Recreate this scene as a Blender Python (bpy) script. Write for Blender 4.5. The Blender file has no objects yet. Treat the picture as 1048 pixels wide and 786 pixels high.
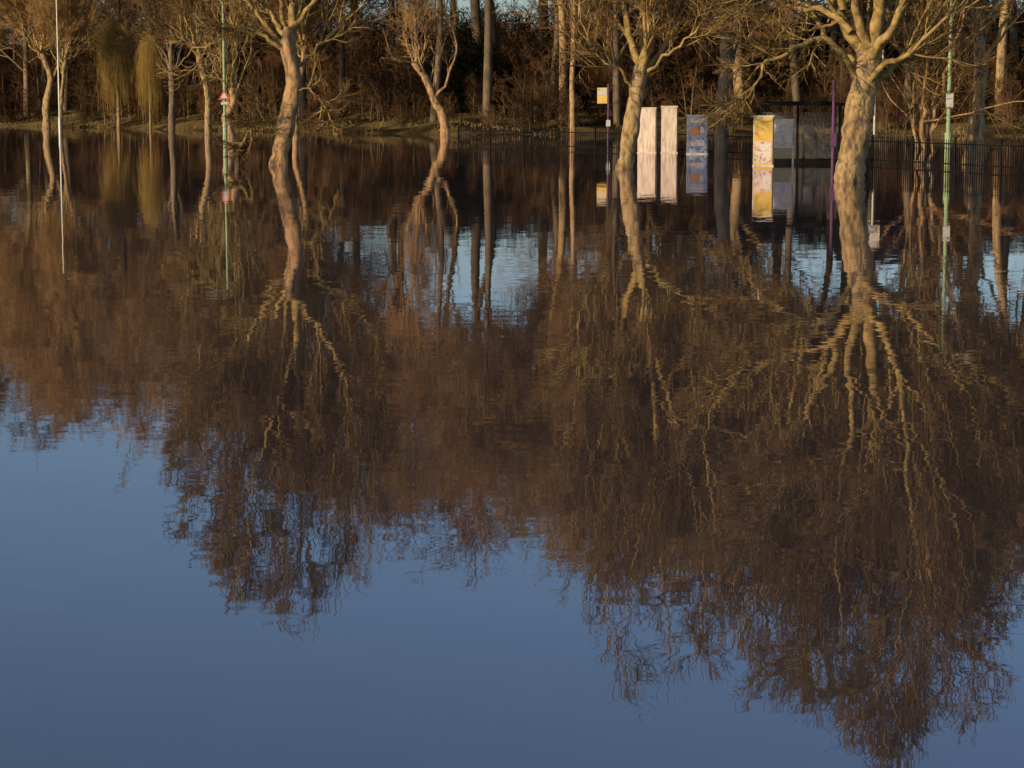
import bpy, bmesh, math, time, numpy as np
from mathutils import Vector, Matrix
scene=bpy.context.scene
rad=math.radians

# ------------------------------------------------------------------ materials
def new_mat(name):
    m=bpy.data.materials.new(name); m.use_nodes=True
    nt=m.node_tree; nt.nodes.clear()
    out=nt.nodes.new('ShaderNodeOutputMaterial')
    return m,nt,out
def ramp(nt,fac,stops):
    r=nt.nodes.new('ShaderNodeValToRGB'); el=r.color_ramp.elements
    while len(el)<len(stops): el.new(0.5)
    for e,(p,c) in zip(el,stops):
        e.position=p; e.color=(*c,1)
    nt.links.new(fac,r.inputs[0]); return r.outputs[0]
def noise(nt,scale,detail=3,stretch=(1,1,1),rough=0.55):
    tc=nt.nodes.new('ShaderNodeTexCoord'); mp=nt.nodes.new('ShaderNodeMapping')
    mp.inputs['Scale'].default_value=stretch
    n=nt.nodes.new('ShaderNodeTexNoise'); n.inputs['Scale'].default_value=scale
    n.inputs['Detail'].default_value=detail; n.inputs['Roughness'].default_value=rough
    nt.links.new(tc.outputs['Object'],mp.inputs[0]); nt.links.new(mp.outputs[0],n.inputs['Vector'])
    return n
def surf_mat(name,stops,scale=4,detail=4,stretch=(1,1,1),rough=0.8,bump=0.0,metal=0.0,bdist=0.05,instvar=0.0,diffuse=False):
    m,nt,out=new_mat(name)
    n=noise(nt,scale,detail,stretch)
    col=ramp(nt,n.outputs['Fac'],stops)
    if instvar>0:
        oi=nt.nodes.new('ShaderNodeObjectInfo'); hs=nt.nodes.new('ShaderNodeHueSaturation')
        mr=nt.nodes.new('ShaderNodeMapRange'); mr.inputs['To Min'].default_value=1-instvar; mr.inputs['To Max'].default_value=1+instvar
        nt.links.new(oi.outputs['Random'],mr.inputs['Value']); nt.links.new(mr.outputs[0],hs.inputs['Value'])
        nt.links.new(col,hs.inputs['Color']); col=hs.outputs[0]
    if diffuse:
        b=nt.nodes.new('ShaderNodeBsdfDiffuse'); nt.links.new(col,b.inputs['Color'])
    else:
        b=nt.nodes.new('ShaderNodeBsdfPrincipled'); nt.links.new(col,b.inputs['Base Color'])
        b.inputs['Roughness'].default_value=rough; b.inputs['Metallic'].default_value=metal
    if bump>0:
        bp=nt.nodes.new('ShaderNodeBump'); bp.inputs['Strength'].default_value=bump; bp.inputs['Distance'].default_value=bdist
        nt.links.new(n.outputs['Fac'],bp.inputs['Height']); nt.links.new(bp.outputs[0],b.inputs['Normal'])
    nt.links.new(b.outputs[0],out.inputs[0]); return m
def plain(name,c,rough=0.5,metal=0.0,var=0.15,scale=6,diffuse=False):
    lo=tuple(x*(1-var) for x in c); hi=tuple(min(1,x*(1+var)) for x in c)
    return surf_mat(name,[(0.3,lo),(0.7,hi)],scale=scale,rough=rough,metal=metal,diffuse=diffuse)

bark_pale=surf_mat('bark_pale',[(0.32,(0.05,0.034,0.016)),(0.44,(0.17,0.112,0.047)),(0.56,(0.33,0.22,0.092)),(0.70,(0.17,0.13,0.053))],scale=6,detail=9,stretch=(1,1,0.45),bump=1.0,bdist=0.08)
bark_red=surf_mat('bark_red',[(0.32,(0.07,0.043,0.020)),(0.5,(0.27,0.16,0.068)),(0.7,(0.40,0.25,0.11))],scale=6,detail=9,stretch=(1,1,0.45),bump=1.0,bdist=0.08)
bark_dark=surf_mat('bark_dark',[(0.3,(0.04,0.03,0.018)),(0.7,(0.15,0.104,0.056))],scale=4,detail=5,stretch=(1,1,0.3),bump=0.8,instvar=0.5)
limb_pale=surf_mat('limb_pale',[(0.32,(0.10,0.070,0.029)),(0.5,(0.25,0.175,0.068)),(0.7,(0.38,0.27,0.105))],scale=5,diffuse=True,detail=5,bump=.8,bdist=.05)
twig_olive=surf_mat('twig_olive',[(0.3,(0.19,0.13,0.042)),(0.7,(0.32,0.225,0.075))],scale=0.6,diffuse=True,detail=1)
twig_fine=surf_mat('twig_fine',[(0.3,(0.075,0.047,0.022)),(0.7,(0.175,0.108,0.048))],scale=0.5,diffuse=True,detail=1)
twig_brown=surf_mat('twig_brown',[(0.3,(0.115,0.069,0.031)),(0.7,(0.26,0.155,0.067))],scale=0.3,instvar=0.45,diffuse=True,detail=1)
twig_tan=surf_mat('twig_tan',[(0.3,(0.15,0.098,0.042)),(0.7,(0.30,0.198,0.085))],scale=0.3,instvar=0.35,diffuse=True,detail=1)
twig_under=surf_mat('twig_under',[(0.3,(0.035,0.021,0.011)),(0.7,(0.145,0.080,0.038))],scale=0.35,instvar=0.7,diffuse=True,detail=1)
twig_orange=surf_mat('twig_orange',[(0.3,(0.20,0.12,0.05)),(0.7,(0.34,0.21,0.088))],scale=0.5,diffuse=True,detail=1)
twig_gold=surf_mat('twig_gold',[(0.3,(0.26,0.175,0.050)),(0.7,(0.40,0.28,0.09))],scale=0.8,diffuse=True,detail=1)
leaf_dark=surf_mat('leaf_dark',[(0.3,(0.012,0.012,0.006)),(0.7,(0.030,0.028,0.013))],scale=1.5,diffuse=True,detail=1)

# ------------------------------------------------------------------ mesh utils
def norm(v): return v/np.maximum(np.linalg.norm(v,axis=-1,keepdims=True),1e-9)
class MB:
    def __init__(s): s.v=[];s.f=[];s.m=[];s.n=0
    def add(s,v,f,mi):
        s.v.append(v.reshape(-1,3)); s.f.append(f.reshape(-1,4)+s.n); s.m.append(np.full(f.reshape(-1,4).shape[0],mi,np.int32)); s.n+=v.reshape(-1,3).shape[0]
    def tubes(s,P,R,sides,mi,rn=None):
        N,n,_=P.shape
        T=norm(np.gradient(P,axis=1)); tm=norm(P[:,-1]-P[:,0])
        ref=np.where(np.abs(tm[:,2:3])>0.8,np.array([[1.,0,0]]),np.array([[0,0,1.]]))[:,None,:]
        U=norm(np.cross(T,np.broadcast_to(ref,T.shape))); V=np.cross(T,U)
        a=np.arange(sides)*2*np.pi/sides
        RR=R[:,:,None]
        if rn is not None: RR=RR*rn
        ring=P[:,:,None,:]+RR[...,None]*(np.cos(a)[:,None]*U[:,:,None,:]+np.sin(a)[:,None]*V[:,:,None,:])
        b=(np.arange(N)*n*sides)[:,None,None]; i=(np.arange(n-1)*sides)[None,:,None]; j=np.arange(sides)[None,None,:]; j2=(j+1)%sides
        f=np.stack([b+i+j,b+i+j2,b+i+sides+j2,b+i+sides+j],-1)
        s.add(ring,f,mi)
    def mesh(s,name,mats,smooth=True):
        v=np.concatenate(s.v); f=np.concatenate(s.f).astype(np.int32); mi=np.concatenate(s.m)
        me=bpy.data.meshes.new(name); me.vertices.add(len(v)); me.vertices.foreach_set('co',v.astype(np.float32).ravel())
        me.loops.add(f.size); me.loops.foreach_set('vertex_index',f.ravel())
        me.polygons.add(len(f)); me.polygons.foreach_set('loop_start',np.arange(len(f),dtype=np.int32)*4)
        for m in mats: me.materials.append(m)
        me.polygons.foreach_set('material_index',mi); me.polygons.foreach_set('use_smooth',np.full(len(f),smooth))
        me.update(calc_edges=True); me['top']=float(np.percentile(v[:,2],99)); return me
def link(name,me,loc=(0,0,0),parent=None):
    o=bpy.data.objects.new(name,me); o.location=loc; scene.collection.objects.link(o)
    if parent: o.parent=parent
    return o
def resample(pts,m):
    p=np.array(pts,float); n=len(p)
    q=np.vstack([2*p[0]-p[1],p,2*p[-1]-p[-2]])
    out=[]
    for t in np.linspace(0,n-1-1e-6,m):
        i=int(t);u=t-i; a,b,c,d=q[i],q[i+1],q[i+2],q[i+3]
        out.append(0.5*(2*b+(c-a)*u+(2*a-5*b+4*c-d)*u*u+(3*b-a-3*c+d)*u**3))
    return np.array(out)
def kids(P,R,k,t0,t1,Lf,ang,m,wob,trop,rf,rend,rng,asp=0.2,tfall=0.45,absL=None):
    N,n,_=P.shape
    pl=np.linalg.norm(np.diff(P,axis=1),axis=2).sum(1)
    t=t0+(t1-t0)*((np.arange(k)[None,:]+rng.random((N,k)))/k)
    x=np.clip(t*(n-1),0,n-1.001); i0=x.astype(int); fr=(x-i0)[...,None]; ii=np.arange(N)[:,None]
    pos=P[ii,i0]*(1-fr)+P[ii,i0+1]*fr; tan=norm(P[ii,i0+1]-P[ii,i0]); r=R[ii,i0]*(1-fr[...,0])+R[ii,i0+1]*fr[...,0]
    rv=rng.normal(size=pos.shape); rv-=(rv*tan).sum(-1,keepdims=True)*tan; rv=norm(rv)
    a=(ang+rng.normal(size=(N,k))*asp)[...,None]
    d=tan*np.cos(a)+rv*np.sin(a)
    L=(pl[:,None]*Lf if absL is None else absL)*(1-tfall*t)*(0.65+0.7*rng.random((N,k)))
    M=N*k; d=d.reshape(M,3); p=pos.reshape(M,3).copy(); L=L.reshape(M,1)
    out=[p.copy()]
    for s in range(m-1):
        d=norm(d+rng.normal(size=d.shape)*wob+np.array([0,0,trop])); p=p+d*L/(m-1); out.append(p.copy())
    PP=np.stack(out,1); r0=np.maximum(r.reshape(M)*rf,rend*1.3)
    RR=r0[:,None]+(rend-r0)[:,None]*np.linspace(0,1,m)[None,:]**0.8
    return PP,RR

def hero_tree(name,loc,trunk,tr,limbs,H,W,cx,seed,ks=(9,7,6,3),mats=None,trop=0.05,extra=3,zf=4.5,zc=None,tsides=16,wobl=0.035,tw=1.0,lowkeep=.6,zlow=6.0,fit=True,spr=.84,topf=.88):
    rng=np.random.default_rng(seed); mb=MB(); mats=mats or [bark_pale,limb_pale,twig_olive,twig_fine]
    zc=zc or H*0.55
    T=resample(trunk,30); tt=np.linspace(0,1,30)
    T[:,:2]+=rng.normal(size=(30,2))*0.014
    TR=tr[0]+(tr[1]-tr[0])*tt; TR=TR*(1+0.2*np.exp(-tt*12))
    TR=TR*(1+0.05*np.sin(tt*17+seed)+0.04*rng.normal(size=30))
    P1=[];R1=[]
    for pts,r0,r1 in limbs:
        q=resample(pts,20); q[1:]+=rng.normal(size=(19,3))*wobl; P1.append(q); R1.append(r0+(r1-r0)*np.linspace(0,1,20)**0.75)
    P1=np.array(P1);R1=np.array(R1)
    if extra:
        e,er=kids(T[None],TR[None],extra,0.7,1.0,1.5,0.7,20,0.12,0.06,0.4,0.02,rng); P1=np.concatenate([P1,e]);R1=np.concatenate([R1,er])
    if fit:
        zmax=P1[...,2].max(); z=P1[...,2]; w=np.clip((z-zf)/3.0,0,1)
        ex=np.abs(P1[...,0][z>zf+1]-cx).max() if (z>zf+1).any() else W*.7
        sx=1+(W*spr/ex-1)*w
        P1[...,2]=np.where(z>zf,zf+(z-zf)*(H*topf-zf)/(zmax-zf),z)
        P1[...,0]=cx+(P1[...,0]-cx)*sx; P1[...,1]=P1[...,1]*sx
    C=np.array([cx,0,zc]); S=np.array([W,W,H-zc])
    def cull(P,R,mid=False):
        e=(P[:,-1]-C)/S; up=e[:,2]>-0.25; r=np.linalg.norm(e,axis=1)
        az=np.arctan2(e[:,0],e[:,2]); ay=np.arctan2(e[:,1],e[:,2])
        lim=1.0+0.05*np.sin(az*5+cx*9)+0.05*np.sin(az*11+1+ay*3)+0.04*np.sin(az*23+ay*7)+0.03*rng.normal(size=len(r))
        z=P[:,0,2]; low=(z>zlow)|(rng.random(len(z))<lowkeep+(.2 if mid else 0))
        k=((~up)|(r<lim))&low
        return P[k],R[k]
    lv=[(P1,R1,8,1)]
    a=cull(*kids(P1,R1,ks[0],0.22,1.0,0.36,0.6,10,0.12,trop,0.5,0.014,rng,tfall=.25),True); lv.append((*a,5,1))
    b=cull(*kids(a[0],a[1],ks[1],0.15,1.0,0.5,0.55,7,0.12,trop,0.5,0.010*tw,rng,tfall=.2),True); lv.append((*b,4,2))
    c=cull(*kids(b[0],b[1],ks[2],0.15,1.0,0.62,0.55,5,0.12,trop*0.6,0.65,0.008*tw,rng,tfall=.15)); lv.append((*c,3,3))
    d=cull(*kids(c[0],c[1],ks[3],0.2,1.0,0.68,0.5,3,0.10,0.03,0.8,0.0065*tw,rng,tfall=.2)); lv.append((*d,3,3))
    th=np.arange(tsides)[None,:]*2*np.pi/tsides
    nz=1+0.09*np.sin(th*3+tt[:,None]*5+seed)+0.05*np.sin(th*5-tt[:,None]*9)+rng.normal(size=(30,tsides))*0.03
    mb.tubes(T[None],TR[None],tsides,0,nz[None])
    for P,R,s,mi in lv: mb.tubes(P,R,s,mi)
    return link(name,mb.mesh(name,mats),loc)

# ------------------------------------------------------------------ hero trees
def px(xb,yb,s):   # survey helper: offsets from the trunk base in metres
    return lambda x,y,d=0.0:((x-xb)/s,d,(yb-y)/s)
q=px(866,185,42.8)
hero_tree('bare_plane_tree',(8.0,51.4,0),
 [q(863,215),q(866,182),q(871,150),q(876,112),q(883,75),q(886,50)],(0.34,0.30),
 [([q(884,66),q(862,28,.2),q(845,-5,.4),q(826,-80,.6),q(800,-190,.9),q(765,-300,.8)],0.18,0.022),
  ([q(885,64),q(893,20,-.1),q(895,-50,-.2),q(903,-160,.2),q(899,-300,.1),q(915,-420,0)],0.20,0.022),
  ([q(886,62),q(908,28,.3),q(925,0,.8),q(945,-70,1.2),q(975,-180,1.5),q(1010,-300,1.6)],0.16,0.022),
  ([q(879,88),q(856,56,-.3),q(838,42,-.5),q(812,47,-.7),q(792,60,-.9),q(774,66,-1),q(760,92,-1.0),q(748,100,-1.0)],0.09,0.02),
  ([q(866,34),q(842,12,.2),q(820,12,.4),q(795,2,.5),q(755,-18,.6),q(715,-80,.7),q(700,-150,.7)],0.10,0.018),
  ([q(882,74,.2),q(850,40,1.2),q(830,-20,2.2),q(815,-120,2.8),q(830,-260,3)],0.10,0.022),
  ([q(885,60,-.2),q(905,20,-1.2),q(915,-50,-2.0),q(930,-180,-2.6),q(960,-320,-2.6)],0.13,0.022),
  ([q(883,84,-.2),q(900,66,-.4),q(915,60,-.5),q(930,46,-.8),q(960,12,-1),q(1000,-60,-1.1),q(1030,-150,-1.1)],0.09,0.015),
  ([q(858,20),q(838,30,.1),q(815,32,.1),q(795,45,0),q(775,70,0)],0.045,0.012),
  ([q(858,10),q(825,-50,-.6),q(790,-130,-1.1),q(745,-230,-1.3)],0.10,0.020),
  ([q(898,-60),q(930,-180,.4),q(960,-300,.3),q(975,-390,.3)],0.08,0.020),
  ([q(896,-60),q(870,-190,.4),q(840,-300,.5),q(825,-390,.4)],0.08,0.020),
  ([q(885,55),q(870,0,-.3),q(868,-70,-.8),q(850,-170,-1.2),q(860,-360,-1.2)],0.13,0.022)],
 14.6,4.7,0.7,11,ks=(13,8,7,4),extra=2)
q=px(640,172,35.5)
hero_tree('bare_lime_tree',(3.26,62,0),
 [q(636,200),q(639,172),q(643,145),q(648,115),q(652,90),q(656,66)],(0.25,0.20),
 [([q(656,75),q(643,38,.1),q(636,-10,.3),q(622,-100,.5),q(625,-260,.5),q(605,-400,.4)],0.14,0.020),
  ([q(656,70),q(664,30,-.1),q(665,-30,-.2),q(676,-150,.2),q(680,-300,.1),q(695,-430,0)],0.16,0.022),
  ([q(656,74),q(680,48,.3),q(695,18,.5),q(712,-40,.7),q(740,-160,1),q(765,-280,1.2)],0.10,0.02),
  ([q(655,80),q(676,62,-.3),q(700,42,-.6),q(722,10,-.8),q(735,-60,-.9)],0.065,0.015),
  ([q(651,98),q(632,72,-.3),q(612,60,-.5),q(596,30,-.6),q(590,-40,-.6)],0.055,0.015),
  ([q(648,50),q(625,10,.4),q(600,-20,.6),q(575,-90,.7),q(565,-190,.7)],0.07,0.015),
  ([q(665,-10),q(690,-90,-.8),q(715,-200,-1.2),q(735,-350,-1.3)],0.09,0.02),
  ([q(658,60,.2),q(655,0,1.2),q(650,-120,2.2),q(645,-340,2.4)],0.10,0.02)],
 16.3,3.2,1.1,12,ks=(13,9,7,4),extra=2)
q=px(287,168,33.3)
hero_tree('bare_ash_tree',(-7.1,66,0),
 [q(284,195),q(286,168),q(290,145),q(299,108),q(303,78),q(297,50),q(299,28)],(0.28,0.21),
 [([q(299,38),q(303,0,.1),q(300,-60,.1),q(296,-150,.3),q(302,-260,.2),q(298,-340,0)],0.15,0.020),
  ([q(298,56),q(277,42,-.2),q(260,30,-.3),q(240,34,-.4),q(224,48,-.5),q(205,52,-.5),q(192,66,-.5)],0.085,0.015),
  ([q(298,44),q(280,15,.2),q(262,-20,.4),q(250,-90,.7),q(230,-200,.8),q(215,-270,.8)],0.10,0.02),
  ([q(290,30),q(262,-10,.2),q(232,-60,.4),q(200,-150,.5)],0.065,0.015),
  ([q(302,74),q(322,52,.3),q(340,36,.6),q(370,2,.8),q(392,-60,.8)],0.07,0.015),
  ([q(299,36),q(325,0,-.3),q(342,-50,-.5),q(360,-140,-.6),q(375,-250,-.5)],0.09,0.02),
  ([q(300,0),q(315,-70,.8),q(335,-160,1.2),q(345,-310,1.2)],0.075,0.02),
  ([q(300,-30),q(280,-120,-.5),q(262,-220,-.8),q(255,-320,-.8)],0.07,0.02),
  ([q(298,50,.1),q(305,10,1),q(300,-70,1.8),q(290,-200,2.2)],0.09,0.02),
  ([q(300,92),q(318,92,-.3),q(332,104,-.5),q(342,122,-.6)],0.035,0.01),
  ([q(290,140),q(275,125,-.3),q(262,130,-.5),q(250,150,-.6)],0.03,0.01)],
 14.4,4.1,0.1,13,ks=(13,9,7,4),mats=[bark_red,limb_pale,twig_olive,twig_fine],extra=2)

def auto_tree(name,loc,h0,r0,lean,H,W,seed,nl=8,ks=(7,6,5,3),mats=None,bend=0.4,zf=5.0,wobl=.06,lk=.6):
    rng=np.random.default_rng(seed); lx,ly=lean
    tr=[(0,0,-0.6),(lx*.2+rng.normal()*.1*bend,ly*.2,h0*.25),(lx*.5+rng.normal()*.2*bend,ly*.4,h0*.5),(lx*.75+rng.normal()*.2*bend,ly*.7,h0*.75),(lx,ly,h0)]
    limbs=[]
    for i in range(nl):
        a=2*math.pi*i/nl+rng.random()*0.8; t=0.45+0.55*(i+0.5)/nl
        b=resample(tr,20)[int(t*19)]; sp=(0.25+0.75*rng.random())*W; ht=(H-b[2])*(0.45+0.5*rng.random())
        if i==nl-1: sp*=0.15; ht=(H-b[2])*0.97
        c,s=math.cos(a),math.sin(a); j=rng.normal(size=(4,3))*.25
        limbs.append(([tuple(b),(b[0]+c*sp*.3,b[1]+s*sp*.3,b[2]+ht*.14),(b[0]+c*sp*.6+j[0,0],b[1]+s*sp*.6,b[2]+ht*.38),(b[0]+c*sp*.8+j[1,0],b[1]+s*sp*.8,b[2]+ht*.7),(b[0]+c*sp+j[2,0],b[1]+s*sp,b[2]+ht)],r0*(0.26+0.2*rng.random()),0.015))
    limbs[-1]=(limbs[-1][0],r0*0.66,0.02)
    return hero_tree(name,loc,tr,(r0,r0*0.7),limbs,H,W,lx,seed+100,ks=ks,mats=mats,extra=2,zf=zf,tsides=10,wobl=wobl,tw=1.3,lowkeep=lk,spr=.72)
PM=[bark_pale,limb_pale,twig_orange,twig_orange]
DK=[bark_dark,bark_dark,twig_fine,twig_fine]
auto_tree('bare_maple_tree',(-37,172,0),8.0,0.30,(0.3,0),25,5.5,21,nl=14,ks=(11,9,6,4),mats=PM,bend=1,lk=.9)
auto_tree('bare_maple_tree',(-34.6,166,0),7.0,0.17,(1.0,0),17,3.5,22,nl=9,ks=(8,7,5,3),mats=PM,bend=1,lk=.9)
auto_tree('bare_maple_tree',(-43,176,0.2),7.0,0.28,(-0.5,0),22,5.0,23,nl=12,ks=(10,8,6,3),mats=PM,bend=1,lk=.9)
auto_tree('bare_oak_tree',(-19.2,136.5,0),6.5,0.23,(-0.3,0),18,4.2,24,nl=10,ks=(8,7,6,4),bend=1)
auto_tree('bare_oak_tree',(-23.6,150,0),6.6,0.24,(0.2,0),19,4,25,nl=9,ks=(8,7,6,4),bend=1,mats=DK)
auto_tree('bare_oak_tree',(-14.6,146,0.2),7.6,0.22,(0.6,0),19,4,35,nl=9,ks=(8,7,6,4),bend=1,mats=[bark_red,limb_pale,twig_orange,twig_fine])
auto_tree('pollard_tree',(-13.1,101,0),2.6,0.23,(0.05,0),9,1.8,26,nl=8,ks=(6,6,4,2),mats=[bark_red,limb_pale,twig_olive,twig_fine])
auto_tree('leaning_tree',(-4.0,132,0),4.4,0.27,(-2.0,0.4),14,3,27,nl=8,ks=(7,6,4,3),mats=[bark_red,bark_red,twig_brown,twig_brown],bend=1.5)
auto_tree('bare_birch_tree',(3.7,132,0),12,0.18,(0.1,0),21,2.6,28,nl=10,ks=(8,7,6,3),mats=[bark_red,bark_red,twig_brown,twig_brown])
auto_tree('bare_oak_tree',(7.66,79,0),6.2,0.27,(0.25,0),18,4.0,29,nl=11,ks=(10,8,6,4),mats=DK,bend=1)
auto_tree('bare_oak_tree',(14.3,68,0),6.0,0.21,(0.55,0.2),16.0,3.6,30,nl=11,ks=(10,8,6,4),bend=1)
auto_tree('bare_oak_tree',(18.6,86,0),7.0,0.26,(-.3,0.2),19,4,31,nl=11,ks=(10,8,6,4),mats=[bark_red,bark_dark,twig_olive,twig_fine],bend=1)
def multistem(name,loc,n,h,spread,seed,mats,r=0.09):
    rng=np.random.default_rng(seed); limbs=[]
    for i in range(n):
        a=2*math.pi*i/n+rng.random()*.5; sp=spread*(0.4+0.6*rng.random()); c,s=math.cos(a)*sp,math.sin(a)*sp
        limbs.append(([(c*.1,s*.1,-.6),(c*.2,s*.2,h*.15),(c*.45,s*.45,h*.4),(c*.8,s*.8,h*.7),(c,s,h*(.8+.2*rng.random()))],r*(.6+.6*rng.random()),0.015))
    return hero_tree(name,loc,[(0,0,-.7),(0,0,-.3),(0,0,.1)],(r*2.5,r*2),limbs,h*1.3,spread*2,0,seed,ks=(8,7,5,3),mats=mats,extra=0,wobl=.05,fit=False)
multistem('multistem_hazel_tree',(12.5,66,0),9,7.5,1.7,41,[bark_red,bark_red,twig_fine,twig_fine],0.10)

def willow(name,loc,H,W,seed):
    rng=np.random.default_rng(seed); mb=MB()
    T=resample([(0,0,-.5),(.1,0,H*.2),(-.1,0,H*.45),(0,0,H*.6)],14)[None]; TR=np.linspace(.4,.25,14)[None]
    mb.tubes(T,TR,10,0)
    a=kids(T,TR,14,.5,1,.8,.5,10,.1,.03,.5,.03,rng,absL=H*.42); mb.tubes(*a,6,0)
    b=kids(a[0],a[1],9,.3,1,.45,.9,8,.12,.0,.5,.014,rng); mb.tubes(*b,4,1)
    c=kids(b[0],b[1],9,.2,1,.5,.8,9,.07,-.36,.5,.008,rng,absL=H*.5)
    P=c[0]; P[...,2]=np.maximum(P[...,2],.15); mb.tubes(P,c[1],3,1)
    d=kids(P,c[1],4,.2,1,.3,.4,4,.05,-.35,.8,.009,rng); d[0][...,2]=np.maximum(d[0][...,2],.12); mb.tubes(*d,3,1)
    o=link(name,mb.mesh(name,[bark_pale,twig_gold]),loc); o.scale=(W,W,1); return o
willow('weeping_willow',(-30.9,170,.0),9.8,.40,51)
willow('weeping_willow',(-27.4,164,.0),8.6,.28,52)

# ------------------------------------------------------------------ terrain / water
def shore(X): return np.interp(X,[-400,-60,-40,-28,-14,-4,4,14,30,60,400],[215,205,188,166,148,136,134,132,128,120,100])
def ground_z(X,Y):
    d=Y-shore(X)-1.5*np.sin(X*.35)-0.8*np.sin(X*.9+1)
    z=np.where(d<0,-0.6+0.6*np.exp(d/6.0),0)
    z=np.where(d>=0,1.5*(1-np.exp(-d/11.0))+np.clip(d-15,0,400)*0.022,z)
    return z+np.where(d>0,np.minimum(d,4)/4*0.22*np.sin(X*.5+Y*.3)*np.cos(X*.21-Y*.4),0)
xs=np.unique(np.concatenate([np.linspace(-1500,-80,18),np.linspace(-80,80,200),np.linspace(80,1500,18)]))
ys=np.unique(np.concatenate([np.linspace(-400,90,10),np.linspace(90,230,170),np.linspace(230,3000,24)]))
XX,YY=np.meshgrid(xs,ys); ZZ=ground_z(XX,YY)
mb=MB(); nx=len(xs); i,j=np.meshgrid(np.arange(len(ys)-1),np.arange(nx-1),indexing='ij'); b0=i*nx+j
mb.add(np.stack([XX,YY,ZZ],-1),np.stack([b0,b0+1,b0+nx+1,b0+nx],-1),0)
ground_m=surf_mat('ground_grass',[(0.32,(0.012,0.009,0.005)),(0.45,(0.04,0.030,0.014)),(0.55,(0.16,0.112,0.045)),(0.75,(0.05,0.042,0.018))],scale=0.22,detail=8,rough=1,bump=0.8,bdist=0.15,diffuse=True)
link('ground',mb.mesh('ground',[ground_m]))
wm,nt,out=new_mat('flood_water')
geo=nt.nodes.new('ShaderNodeNewGeometry')
def nvec(scale,stretch,amp,detail=2):
    mp=nt.nodes.new('ShaderNodeMapping'); mp.inputs['Scale'].default_value=stretch; nt.links.new(geo.outputs['Position'],mp.inputs[0])
    n=nt.nodes.new('ShaderNodeTexNoise'); n.inputs['Scale'].default_value=scale; n.inputs['Detail'].default_value=detail
    nt.links.new(mp.outputs[0],n.inputs['Vector'])
    s=nt.nodes.new('ShaderNodeVectorMath'); s.operation='SUBTRACT'; s.inputs[1].default_value=(.5,.5,.5); nt.links.new(n.outputs['Color'],s.inputs[0])
    m=nt.nodes.new('ShaderNodeVectorMath'); m.operation='MULTIPLY'; m.inputs[1].default_value=amp; nt.links.new(s.outputs[0],m.inputs[0]); return m.outputs[0]
def vadd(a,b):
    n=nt.nodes.new('ShaderNodeVectorMath'); n.operation='ADD'
    nt.links.new(a,n.inputs[0])
    if isinstance(b,tuple): n.inputs[1].default_value=b
    else: nt.links.new(b,n.inputs[1])
    return n.outputs[0]
v=vadd(nvec(2.2,(.35,1,1),(.007,.0065,0)),nvec(0.35,(.4,1,1),(.004,.0022,0)))
v=vadd(v,nvec(9,(.5,1,1),(.007,.0105,0)))
v=vadd(v,(0,0,1))
nn=nt.nodes.new('ShaderNodeVectorMath'); nn.operation='NORMALIZE'; nt.links.new(v,nn.inputs[0])
gl=nt.nodes.new('ShaderNodeBsdfGlossy'); gl.inputs['Roughness'].default_value=0.010; gl.inputs['Color'].default_value=(.99,.955,1,1); nt.links.new(nn.outputs[0],gl.inputs['Normal'])
df=nt.nodes.new('ShaderNodeBsdfDiffuse'); df.inputs['Color'].default_value=(.036,.030,.030,1)
fr=nt.nodes.new('ShaderNodeFresnel'); fr.inputs['IOR'].default_value=2.25; nt.links.new(nn.outputs[0],fr.inputs['Normal'])
mx=nt.nodes.new('ShaderNodeMixShader'); nt.links.new(fr.outputs[0],mx.inputs[0]); nt.links.new(df.outputs[0],mx.inputs[1]); nt.links.new(gl.outputs[0],mx.inputs[2]); nt.links.new(mx.outputs[0],out.inputs[0])
mb=MB(); mb.add(np.array([(-900,-300,0),(900,-300,0),(900,260,0),(-900,260,0)],float),np.array([[0,1,2,3]]),0)
link('flood_water',mb.mesh('flood_water',[wm],False))

# ------------------------------------------------------------------ woodland prototypes
def proto(name,H,r,seed,t0,k=(15,8,6,5),ang=.75,mats=None,trop=.06,Lf=.40):
    rng=np.random.default_rng(seed); mb=MB()
    T=resample([(0,0,-.5),(rng.normal()*.4,rng.normal()*.3,H*.3),(rng.normal()*.7,rng.normal()*.5,H*.6),(rng.normal()*.8,rng.normal()*.6,H*.93)],16)[None]
    TR=(r*(1-np.linspace(0,1,16)**1.3)+.02)[None]; mb.tubes(T,TR,8,0)
    a=kids(T,TR,k[0],t0,1,Lf,ang,8,.12,trop,.5,.025,rng,tfall=.42); mb.tubes(*a,4,0)
    b=kids(a[0],a[1],k[1],.15,1,.45,.65,6,.13,trop,.55,.014,rng,tfall=.2); mb.tubes(*b,3,1)
    c=kids(b[0],b[1],k[2],.1,1,.5,.6,4,.13,.04,.65,.013,rng,tfall=.2); mb.tubes(*c,3,1)
    d=kids(c[0],c[1],k[3],.15,1,.65,.55,3,.1,.03,.8,.013,rng,tfall=.2); mb.tubes(*d,3,1)
    return mb.mesh(name,mats or [bark_dark,twig_brown])
TN=[bark_pale,twig_tan]
high=[proto('tall_tree_%d'%i,25,.30,60+i,(.48,.40,.46,.33)[i],k=(20,9,7,5),mats=TN if i==1 else None,trop=.09) for i in range(4)]
low=[proto('wood_tree_%d'%i,22,.26,70+i,.18,k=(25,9,7,5),mats=TN if i==2 else None) for i in range(3)]
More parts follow.
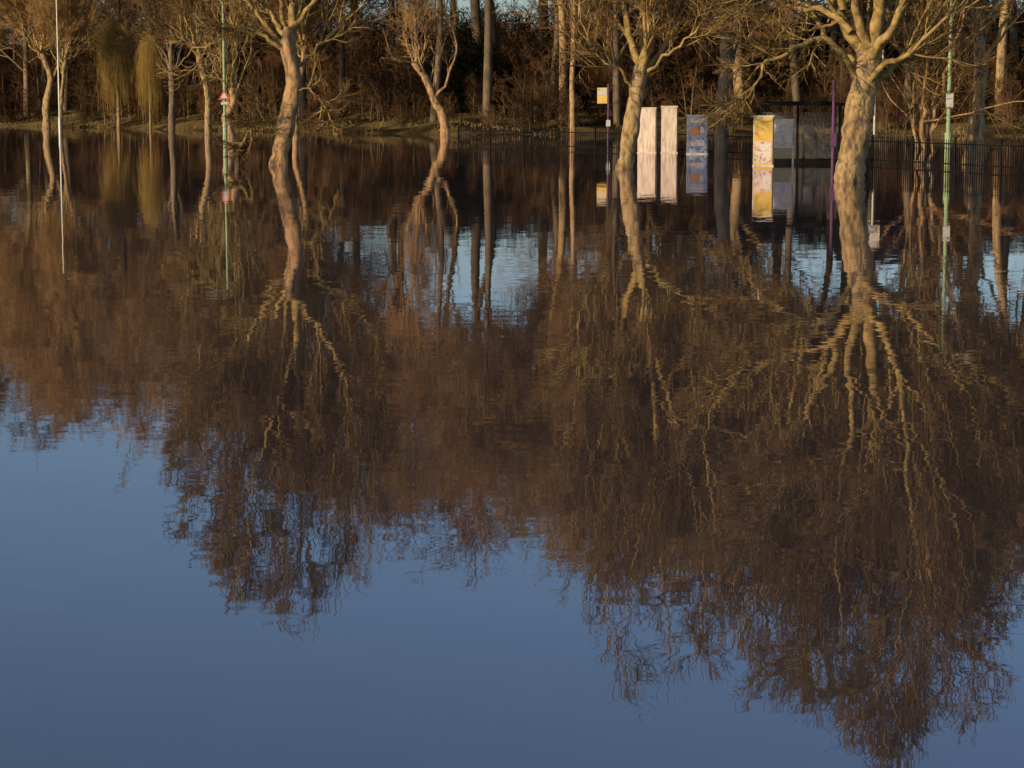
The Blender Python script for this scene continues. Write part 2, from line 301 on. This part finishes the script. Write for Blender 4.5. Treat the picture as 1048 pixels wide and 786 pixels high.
def thicket(name,seed,h=6,n=14,mats=None):
    rng=np.random.default_rng(seed); mb=MB()
    P=[];R=[]
    for i in range(n):
        x,y=rng.normal(size=2)*1.3; a=rng.random()*6.3; s=rng.random()*1.6
        P.append(resample([(x,y,-.3),(x+math.cos(a)*s*.3,y+math.sin(a)*s*.3,h*.35),(x+math.cos(a)*s,y+math.sin(a)*s,h*(.7+.3*rng.random()))],10)); R.append(np.linspace(.06,.015,10))
    P=np.array(P);R=np.array(R); mb.tubes(P,R,4,0)
    b=kids(P,R,9,.05,1,.4,.7,6,.14,.04,.6,.012,rng); mb.tubes(*b,3,1)
    c=kids(b[0],b[1],7,.1,1,.5,.7,4,.14,.04,.7,.010,rng); mb.tubes(*c,3,1)
    d=kids(c[0],c[1],4,.1,1,.6,.7,3,.1,.02,.8,.012,rng); mb.tubes(*d,3,1)
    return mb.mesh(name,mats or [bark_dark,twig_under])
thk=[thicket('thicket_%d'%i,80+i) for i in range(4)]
def evergreen(name,seed):
    rng=np.random.default_rng(seed); n=7000; mb=MB()
    cl=rng.normal(size=(40,3))*np.array([1.4,1.4,1.7])+np.array([0,0,2.4])
    p=cl[rng.integers(0,40,n)]+rng.normal(size=(n,3))*.45; p[:,2]=np.abs(p[:,2])
    u=norm(rng.normal(size=(n,3)))*.11; w=norm(np.cross(u,rng.normal(size=(n,3))))*.06
    v=np.stack([p-u,p+w,p+u,p-w],1); mb.add(v,np.arange(n*4).reshape(n,4),0)
    mb.tubes(resample([(0,0,-.3),(.1,0,2),(0,0,4.5)],8)[None],np.linspace(.12,.03,8)[None],6,1)
    return mb.mesh(name,[leaf_dark,bark_dark],False)
evg=[evergreen('holly_%d'%i,90+i) for i in range(2)]
wood=bpy.data.objects.new('woodland',None); scene.collection.objects.link(wood)
under=bpy.data.objects.new('undergrowth',None); scene.collection.objects.link(under)
rng=np.random.default_rng(7)
AZ=(np.array([-140,0,90,170,250,330,400,520,600,700,800,1048,1200])-524)/2200.0
EL=np.array([.146,.146,.148,.160,.166,.178,.192,.198,.212,.222,.226,.226,.22])
def place(me_list,par,name,az,dD,hfac,wj=.15,absH=None,wf=1.0):
    D=150.0
    for _ in range(3): D=float(shore(az*D))+dD
    X=az*D; z=float(ground_z(np.array(X),np.array(D)))
    H=absH if absH else float(np.interp(az,AZ,EL))*D*hfac-z
    me=me_list[rng.integers(len(me_list))]; o=link(name,me,(X,D,z-.1),par)
    s=H/me['top']; w=s*(1+wj*rng.normal())*wf; o.scale=(w,w,s); o.rotation_euler=(0,0,rng.random()*6.28)
def isgap(az): return (-.085<az<.035) or az>.125
for row,(dD,n,hf) in enumerate([(6,20,.92),(16,22,.98),(32,22,1.0)]):
    for i in range(n):
        az=-.29+.58*(i+rng.random())/n
        place(high if isgap(az) else low,wood,'wood_tree',az,dD+rng.random()*8,hf*(.90+.12*rng.random()),wf=1.12)
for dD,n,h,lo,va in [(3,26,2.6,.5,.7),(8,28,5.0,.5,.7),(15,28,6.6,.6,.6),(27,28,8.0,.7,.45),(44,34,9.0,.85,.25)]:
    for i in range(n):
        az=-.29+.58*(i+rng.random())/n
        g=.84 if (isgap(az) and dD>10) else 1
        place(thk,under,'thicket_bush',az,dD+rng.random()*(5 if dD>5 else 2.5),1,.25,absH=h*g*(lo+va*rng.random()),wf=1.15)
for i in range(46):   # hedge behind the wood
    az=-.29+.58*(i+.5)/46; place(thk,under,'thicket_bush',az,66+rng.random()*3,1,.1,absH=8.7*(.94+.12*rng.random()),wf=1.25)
for i in range(44):
    az=-.29+.58*(i+rng.random())/44; place(evg,under,'holly_bush',az,14+rng.random()*26,1,.2,absH=2.5+4.5*rng.random())

rng=np.random.default_rng(5); n=22000
X=rng.uniform(-55,45,n); Y=shore(X)+1.5*np.sin(X*.35)+.8*np.sin(X*.9+1)+np.abs(rng.normal(size=n))*9-.3; Z=ground_z(X,Y)-.03
keep=(np.sin(X*.6+Y*.2)+np.sin(X*1.7+2-Y*.5)+rng.normal(size=n)*.6)>-.2
X,Y,Z=X[keep],Y[keep],Z[keep]; n=len(X)
b=np.stack([X,Y,Z],1); h=rng.uniform(.06,.28,n)[:,None]; d=rng.normal(size=(n,3))*.5; d[:,2]=1
w=np.stack([np.cos(X*50),np.sin(X*50),0*X],1)*.04
mb=MB(); t=b+d*h; mb.add(np.stack([b-w,b+w,t+w*.2,t-w*.2],1),np.arange(n*4).reshape(n,4),0)
link('bank_grass',mb.mesh('bank_grass',[surf_mat('dry_grass',[(.35,(.025,.019,.009)),(.5,(.08,.058,.025)),(.62,(.20,.145,.06))],scale=.18,diffuse=True)],False))

# ------------------------------------------------------------------ built objects
def empty(name,loc,rz=0):
    o=bpy.data.objects.new(name,None); o.location=loc; o.rotation_euler=(0,0,rz); scene.collection.objects.link(o); return o
def box(name,par,c,s,mat,bev=.008):
    bm=bmesh.new(); bmesh.ops.create_cube(bm,size=1)
    bmesh.ops.scale(bm,vec=s,verts=bm.verts)
    if bev>0 and min(s)>bev*2.5: bmesh.ops.bevel(bm,geom=bm.edges[:],offset=bev,segments=2,affect='EDGES')
    me=bpy.data.meshes.new(name); bm.to_mesh(me); bm.free(); me.materials.append(mat)
    return link(name,me,c,par)
def pole(name,par,pts,mat,sides=14):
    a=np.array(pts,float); mb=MB(); mb.tubes(a[None,:,:3],a[None,:,3],sides,0); return link(name,mb.mesh(name,[mat]),(0,0,0),par)
def prism(name,par,poly,y0,y1,mat):
    bm=bmesh.new(); f=[bm.verts.new((x,y0,z)) for x,z in poly]; g=[bm.verts.new((x,y1,z)) for x,z in poly]
    bm.faces.new(f); bm.faces.new(g[::-1]); n=len(poly)
    for i in range(n): bm.faces.new((f[i],g[i],g[(i+1)%n],f[(i+1)%n]))
    bmesh.ops.recalc_face_normals(bm,faces=bm.faces)
    me=bpy.data.meshes.new(name); bm.to_mesh(me); bm.free(); me.materials.append(mat); return link(name,me,(0,0,0),par)
m_green=plain('green_paint',(.20,.28,.14),.7,var=.25); m_grey=plain('galvanised',(.42,.42,.36),.5,.2); m_purple=plain('purple_paint',(.09,.03,.09),.8)
m_white=plain('white_board',(.50,.45,.38),.6,var=.15); m_black=plain('black_iron',(.012,.012,.012),diffuse=True); m_yellow=plain('yellow_face',(.62,.42,.10),.5)
m_red=plain('red_face',(.34,.06,.04),.5); m_lamp=plain('lantern_glass',(.14,.13,.10),.5); m_pink=surf_mat('weathered_board',[(.35,(.34,.25,.20)),(.5,(.50,.41,.34)),(.75,(.62,.55,.47))],scale=3,detail=7,stretch=(3,1,.6))
m_greyb=surf_mat('grey_notice',[(.35,(.28,.28,.28)),(.5,(.42,.41,.39)),(.7,(.50,.48,.43))],scale=7,detail=6,rough=.6)
m_blue=plain('blue_frame',(.07,.11,.22),.5); m_orange=plain('orange_print',(.50,.19,.08),.5,var=.3,scale=12)
def poster(name,cols,scale,stretch=(1,1,1)):
    m,nt,out=new_mat(name); b=nt.nodes.new('ShaderNodeBsdfPrincipled'); n=noise(nt,scale,6,stretch,.7)
    c=ramp(nt,n.outputs['Fac'],cols)
    nt.links.new(c,b.inputs['Base Color']); b.inputs['Roughness'].default_value=.5; nt.links.new(b.outputs[0],out.inputs[0]); return m
m_post1=poster('poster_yellow',[(.3,(.42,.27,.04)),(.5,(.54,.35,.06)),(.7,(.46,.32,.10))],4)
m_post1b=poster('poster_pictures',[(.34,(.08,.05,.05)),(.42,(.45,.15,.08)),(.48,(.50,.48,.44)),(.56,(.54,.51,.47)),(.62,(.42,.09,.06)),(.7,(.10,.10,.2))],5)
m_post2=poster('poster_blue',[(.3,(.04,.06,.13)),(.46,(.12,.16,.26)),(.54,(.32,.34,.38)),(.7,(.10,.13,.20))],6,(1,1,.8))
mg,nt,out=new_mat('shelter_glass'); g=nt.nodes.new('ShaderNodeBsdfPrincipled'); g.inputs['Base Color'].default_value=(.3,.33,.33,1); g.inputs['Roughness'].default_value=.08
g.inputs['Alpha'].default_value=.10; nt.links.new(g.outputs[0],out.inputs[0])

def lamp(loc,H,mat,arm=-1,signs=()):
    e=empty('street_lamp',loc)
    pole('column',e,[(0,0,-.6,.10),(0,0,.9,.10),(0,0,.95,.068),(0,0,H*.6,.055),(0,0,H-.3,.045)],mat)
    pole('bracket',e,[(0,0,H-.32,.04),(arm*.04,0,H-.05,.035),(arm*.2,0,H+.06,.03),(arm*.5,0,H+.1,.03)],mat,8)
    prism('lantern',e,[(arm*.42,H+.07),(arm*.6,H+.0),(arm*.92,H+.02),(arm*.97,H+.09),(arm*.8,H+.17),(arm*.48,H+.15)],-.11,.11,m_lamp)
    pole('collar',e,[(0,0,.88,.11),(0,0,1.0,.11)],mat)
    for z,w,h,m in signs:
        box('plate',e,(0,-.09,z),(w,.02,h),m,.004); pole('clamp',e,[(0,0,z-.03,.085),(0,0,z+.03,.085)],m_grey)
    return e
lamp((-30.7,147,0),9.6,m_grey,1)
e=lamp((-12.5,94.3,0),6.3,m_green,-1)
prism('warning_triangle',e,[(-.27,2.05),(.27,2.05),(0,2.50)],-.12,-.10,m_red); prism('warning_face',e,[(-.15,2.12),(.15,2.12),(0,2.37)],-.126,-.121,m_white)
box('sub_plate',e,(0,-.11,1.90),(.30,.02,.12),m_greyb,.004)
lamp((12.9,64,0),5.6,m_green,1,signs=[(1.95,.22,.42,m_greyb)])
e=empty('bus_stop_sign',(4.4,99,0))
pole('post',e,[(0,0,-.6,.05),(0,0,2.75,.045)],m_purple); pole('cap',e,[(0,0,2.75,.05),(0,0,2.80,.03)],m_purple)
box('flag_plate',e,(-.28,-.02,2.25),(.46,.03,.72),m_yellow); box('flag_header',e,(-.28,-.04,2.42),(.40,.012,.3),m_white,.002); box('timetable_case',e,(0,-.07,1.0),(.2,.05,.3),m_greyb)
e=empty('bus_stop_sign',(9.5,64,0))
pole('post',e,[(0,0,-.6,.05),(0,0,2.5,.045)],m_purple); pole('cap',e,[(0,0,2.5,.05),(0,0,2.56,.03)],m_purple)
box('flag_plate',e,(-.02,-.07,2.2),(.06,.04,.5),m_purple); box('timetable_case',e,(0,-.08,.8),(.18,.05,.4),m_purple)
e=empty('road_sign',(15.4,92,0))
pole('post',e,[(0,0,-.6,.045),(0,0,4.3,.04)],m_grey)
box('plate',e,(0,-.06,3.75),(.62,.03,.95),m_white,.01); box('legend_upper',e,(0,-.079,3.98),(.42,.006,.22),m_greyb,0); box('legend_lower',e,(0,-.079,3.5),(.42,.006,.12),m_black,0)
def board(name,loc,w,h,zb,face,rz=0,frame=m_grey):
    e=empty(name,loc,rz)
    for sx in (-1,1): box('leg_%d'%(1 if sx<0 else 2),e,(sx*(w/2-.03),.03,(zb+h-.6)/2-.0),(.06,.06,zb+h+.6),frame)
    box('panel',e,(0,-.03,zb+h/2),(w-.06,.04,h-.06),face)
    box('top_rail',e,(0,-.03,zb+h-.015),(w+.02,.07,.05),frame); box('bottom_rail',e,(0,-.03,zb+.01),(w+.02,.07,.05),frame); return e
board('hoarding_board',(5.15,82.5,0),.74,1.72,0,m_pink,-.3,m_pink)
board('hoarding_board',(6.0,82.5,0),.64,1.78,0,m_pink,-.15,m_pink)
e=board('poster_board',(6.9,80.5,0),.8,1.45,0,m_post2,-.2,m_greyb)
for nm,c,s,m in [('poster_header',(0,-.056,1.26),(.5,.012,.18),m_white),('poster_print',(-.1,-.056,.86),(.34,.012,.3),m_orange),('poster_print_small',(.18,-.056,.9),(.14,.012,.2),m_white),('poster_text',(.02,-.056,.42),(.5,.012,.22),m_post1b)]: box(nm,e,c,s,m,.002)
e=board('advert_board',(7.5,64.5,0),.62,1.5,.0,m_post1,-.2,m_greyb); box('picture_poster',e,(0,-.056,.42),(.5,.012,.62),m_post1b,.002)
e=board('notice_board',(8.22,65.8,0),.72,.84,.54,m_greyb,-.1,m_grey)
for i,(x,z) in enumerate([(-.18,1.12),(.14,1.14),(-.1,.82),(.2,.8)]): box('notice_%d'%(i+1),e,(x,-.056,z),(.2,.01,.22),(m_white,m_pink,m_greyb,m_white)[i],0)
e=empty('bus_shelter',(8.95,67.3,0))
for i,(x,y) in enumerate([(-1.15,-.55),(1.15,-.55),(-1.15,.55),(1.15,.55),(0,.55)]): box('post_%d'%(i+1),e,(x,y,.6),(.06,.06,2.4),m_black)
prism('roof',e,[(-1.35,1.80),(1.35,1.80),(1.35,1.86),(.9,1.93),(-.9,1.93),(-1.35,1.86)],-.72,.72,m_black)
for i,x in enumerate((-.575,.575)): box('back_glass_%d'%(i+1),e,(x,.55,.85),(1.05,.012,1.5),mg,0)
box('back_rail',e,(0,.55,.12),(2.2,.05,.06),m_black); box('end_glass',e,(1.15,0,.85),(.012,1.0,1.5),mg,0)
box('timetable_panel',e,(.35,.50,1.0),(.3,.03,.5),plain('timetable',(.12,.11,.10),.5)); box('bench',e,(0,.3,.05),(1.8,.28,.05),m_black)
def fence(pts,h=.78,gap=.13):
    mb=MB(); P=[];R=[]; P2=[];R2=[]
    for (x0,y0),(x1,y1) in zip(pts[:-1],pts[1:]):
        L=math.hypot(x1-x0,y1-y0); n=int(L/gap)
        for k in range(n):
            t=k/n; x=x0+(x1-x0)*t;y=y0+(y1-y0)*t
            if k%20==0: P2.append([(x,y,-.6),(x,y,h*.5),(x,y,h+.12)]); R2.append([.04]*3)
            else: P.append([(x,y,-.1),(x,y,h*.5),(x,y,h+.05)]); R.append([.016,.016,.01])
        for z in (.12,h-.08):
            P2.append([(x0,y0,z),((x0+x1)/2,(y0+y1)/2,z),(x1,y1,z)]); R2.append([.02]*3)
    mb.tubes(np.array(P,float),np.array(R,float),4,0); mb.tubes(np.array(P2,float),np.array(R2,float),4,0)
    return link('metal_railing',mb.mesh('metal_railing',[m_black],False))
fence([(-2.4,97),(6.3,84),(10.5,70),(14.5,57)])

brick=surf_mat('brick',[(.3,(.20,.09,.06)),(.7,(.32,.16,.10))],scale=5); tile=surf_mat('roof_tile',[(.3,(.06,.04,.035)),(.7,(.12,.08,.07))],scale=4)
pane=plain('window_pane',(.05,.06,.08),.1)
def house(loc,rz,w=10,d=8,h=5.4):
    e=empty('brick_house',loc,rz)
    box('walls',e,(0,0,h/2),(w,d,h),brick,0)
    bm=bmesh.new(); o=.4
    pv=[(-w/2-o,-d/2-o,h+.003),(w/2+o,-d/2-o,h+.003),(w/2+o,d/2+o,h+.003),(-w/2-o,d/2+o,h+.003),(-w/2-o,0,h+3),(w/2+o,0,h+3)]
    V=[bm.verts.new(p) for p in pv]
    for f in [(0,1,5,4),(2,3,4,5),(0,4,3),(1,2,5),(3,2,1,0)]: bm.faces.new([V[k] for k in f])
    me=bpy.data.meshes.new('roof'); bm.to_mesh(me); bm.free(); me.materials.append(tile); link('roof',me,(0,0,0),e)
    box('chimney',e,(w*.3,0,h+2.9),(.9,.6,1.8),brick,.02)
    k=0
    for z in (1.5,4.1):
        for x in (-3.4,0,3.4):
            if z<2 and x==0: continue
            k+=1; box('window_frame_%d'%k,e,(x,-d/2-.02,z),(1.5,.1,1.3),m_white,.02)
            for s in (-1,1): box('window_pane_%d_%d'%(k,s+2),e,(x+s*.35,-d/2-.075,z),(.58,.02,1.1),pane,0)
    box('door_frame',e,(0,-d/2-.02,1.1),(1.2,.1,2.2),m_white,.02); box('door',e,(0,-d/2-.08,1.05),(.9,.04,2.0),m_purple,.01)
house((31,170,2.2),.1)

# ------------------------------------------------------------------ light, sky, camera
el=rad(17.5); rot=rad(231)
w=bpy.data.worlds.new('World'); scene.world=w; w.use_nodes=True; nt=w.node_tree
sky=nt.nodes.new('ShaderNodeTexSky'); sky.sky_type='NISHITA'; sky.sun_disc=False; sky.sun_elevation=el; sky.sun_rotation=rot
sky.air_density=1.0; sky.dust_density=1.6; sky.ozone_density=4.0
bg=nt.nodes['Background']; bg.inputs['Strength'].default_value=.15; nt.links.new(sky.outputs[0],bg.inputs[0])
sd=bpy.data.lights.new('sun','SUN'); sd.energy=5; sd.angle=rad(.5); sd.color=(1,.74,.42)
so=bpy.data.objects.new('sun',sd); scene.collection.objects.link(so)
dv=Vector((math.sin(rot)*math.cos(el),math.cos(rot)*math.cos(el),math.sin(el))); so.rotation_euler=dv.to_track_quat('Z','Y').to_euler()
cd=bpy.data.cameras.new('camera'); co=bpy.data.objects.new('camera',cd); scene.collection.objects.link(co); scene.camera=co
cd.sensor_width=36; cd.lens=36*2200/1048; cd.clip_end=5000; cd.clip_start=.1
co.location=(0,0,1.8); co.rotation_euler=(rad(90-7.38),0,0)
scene.view_settings.view_transform='Standard'; scene.view_settings.look='None'; scene.view_settings.exposure=0
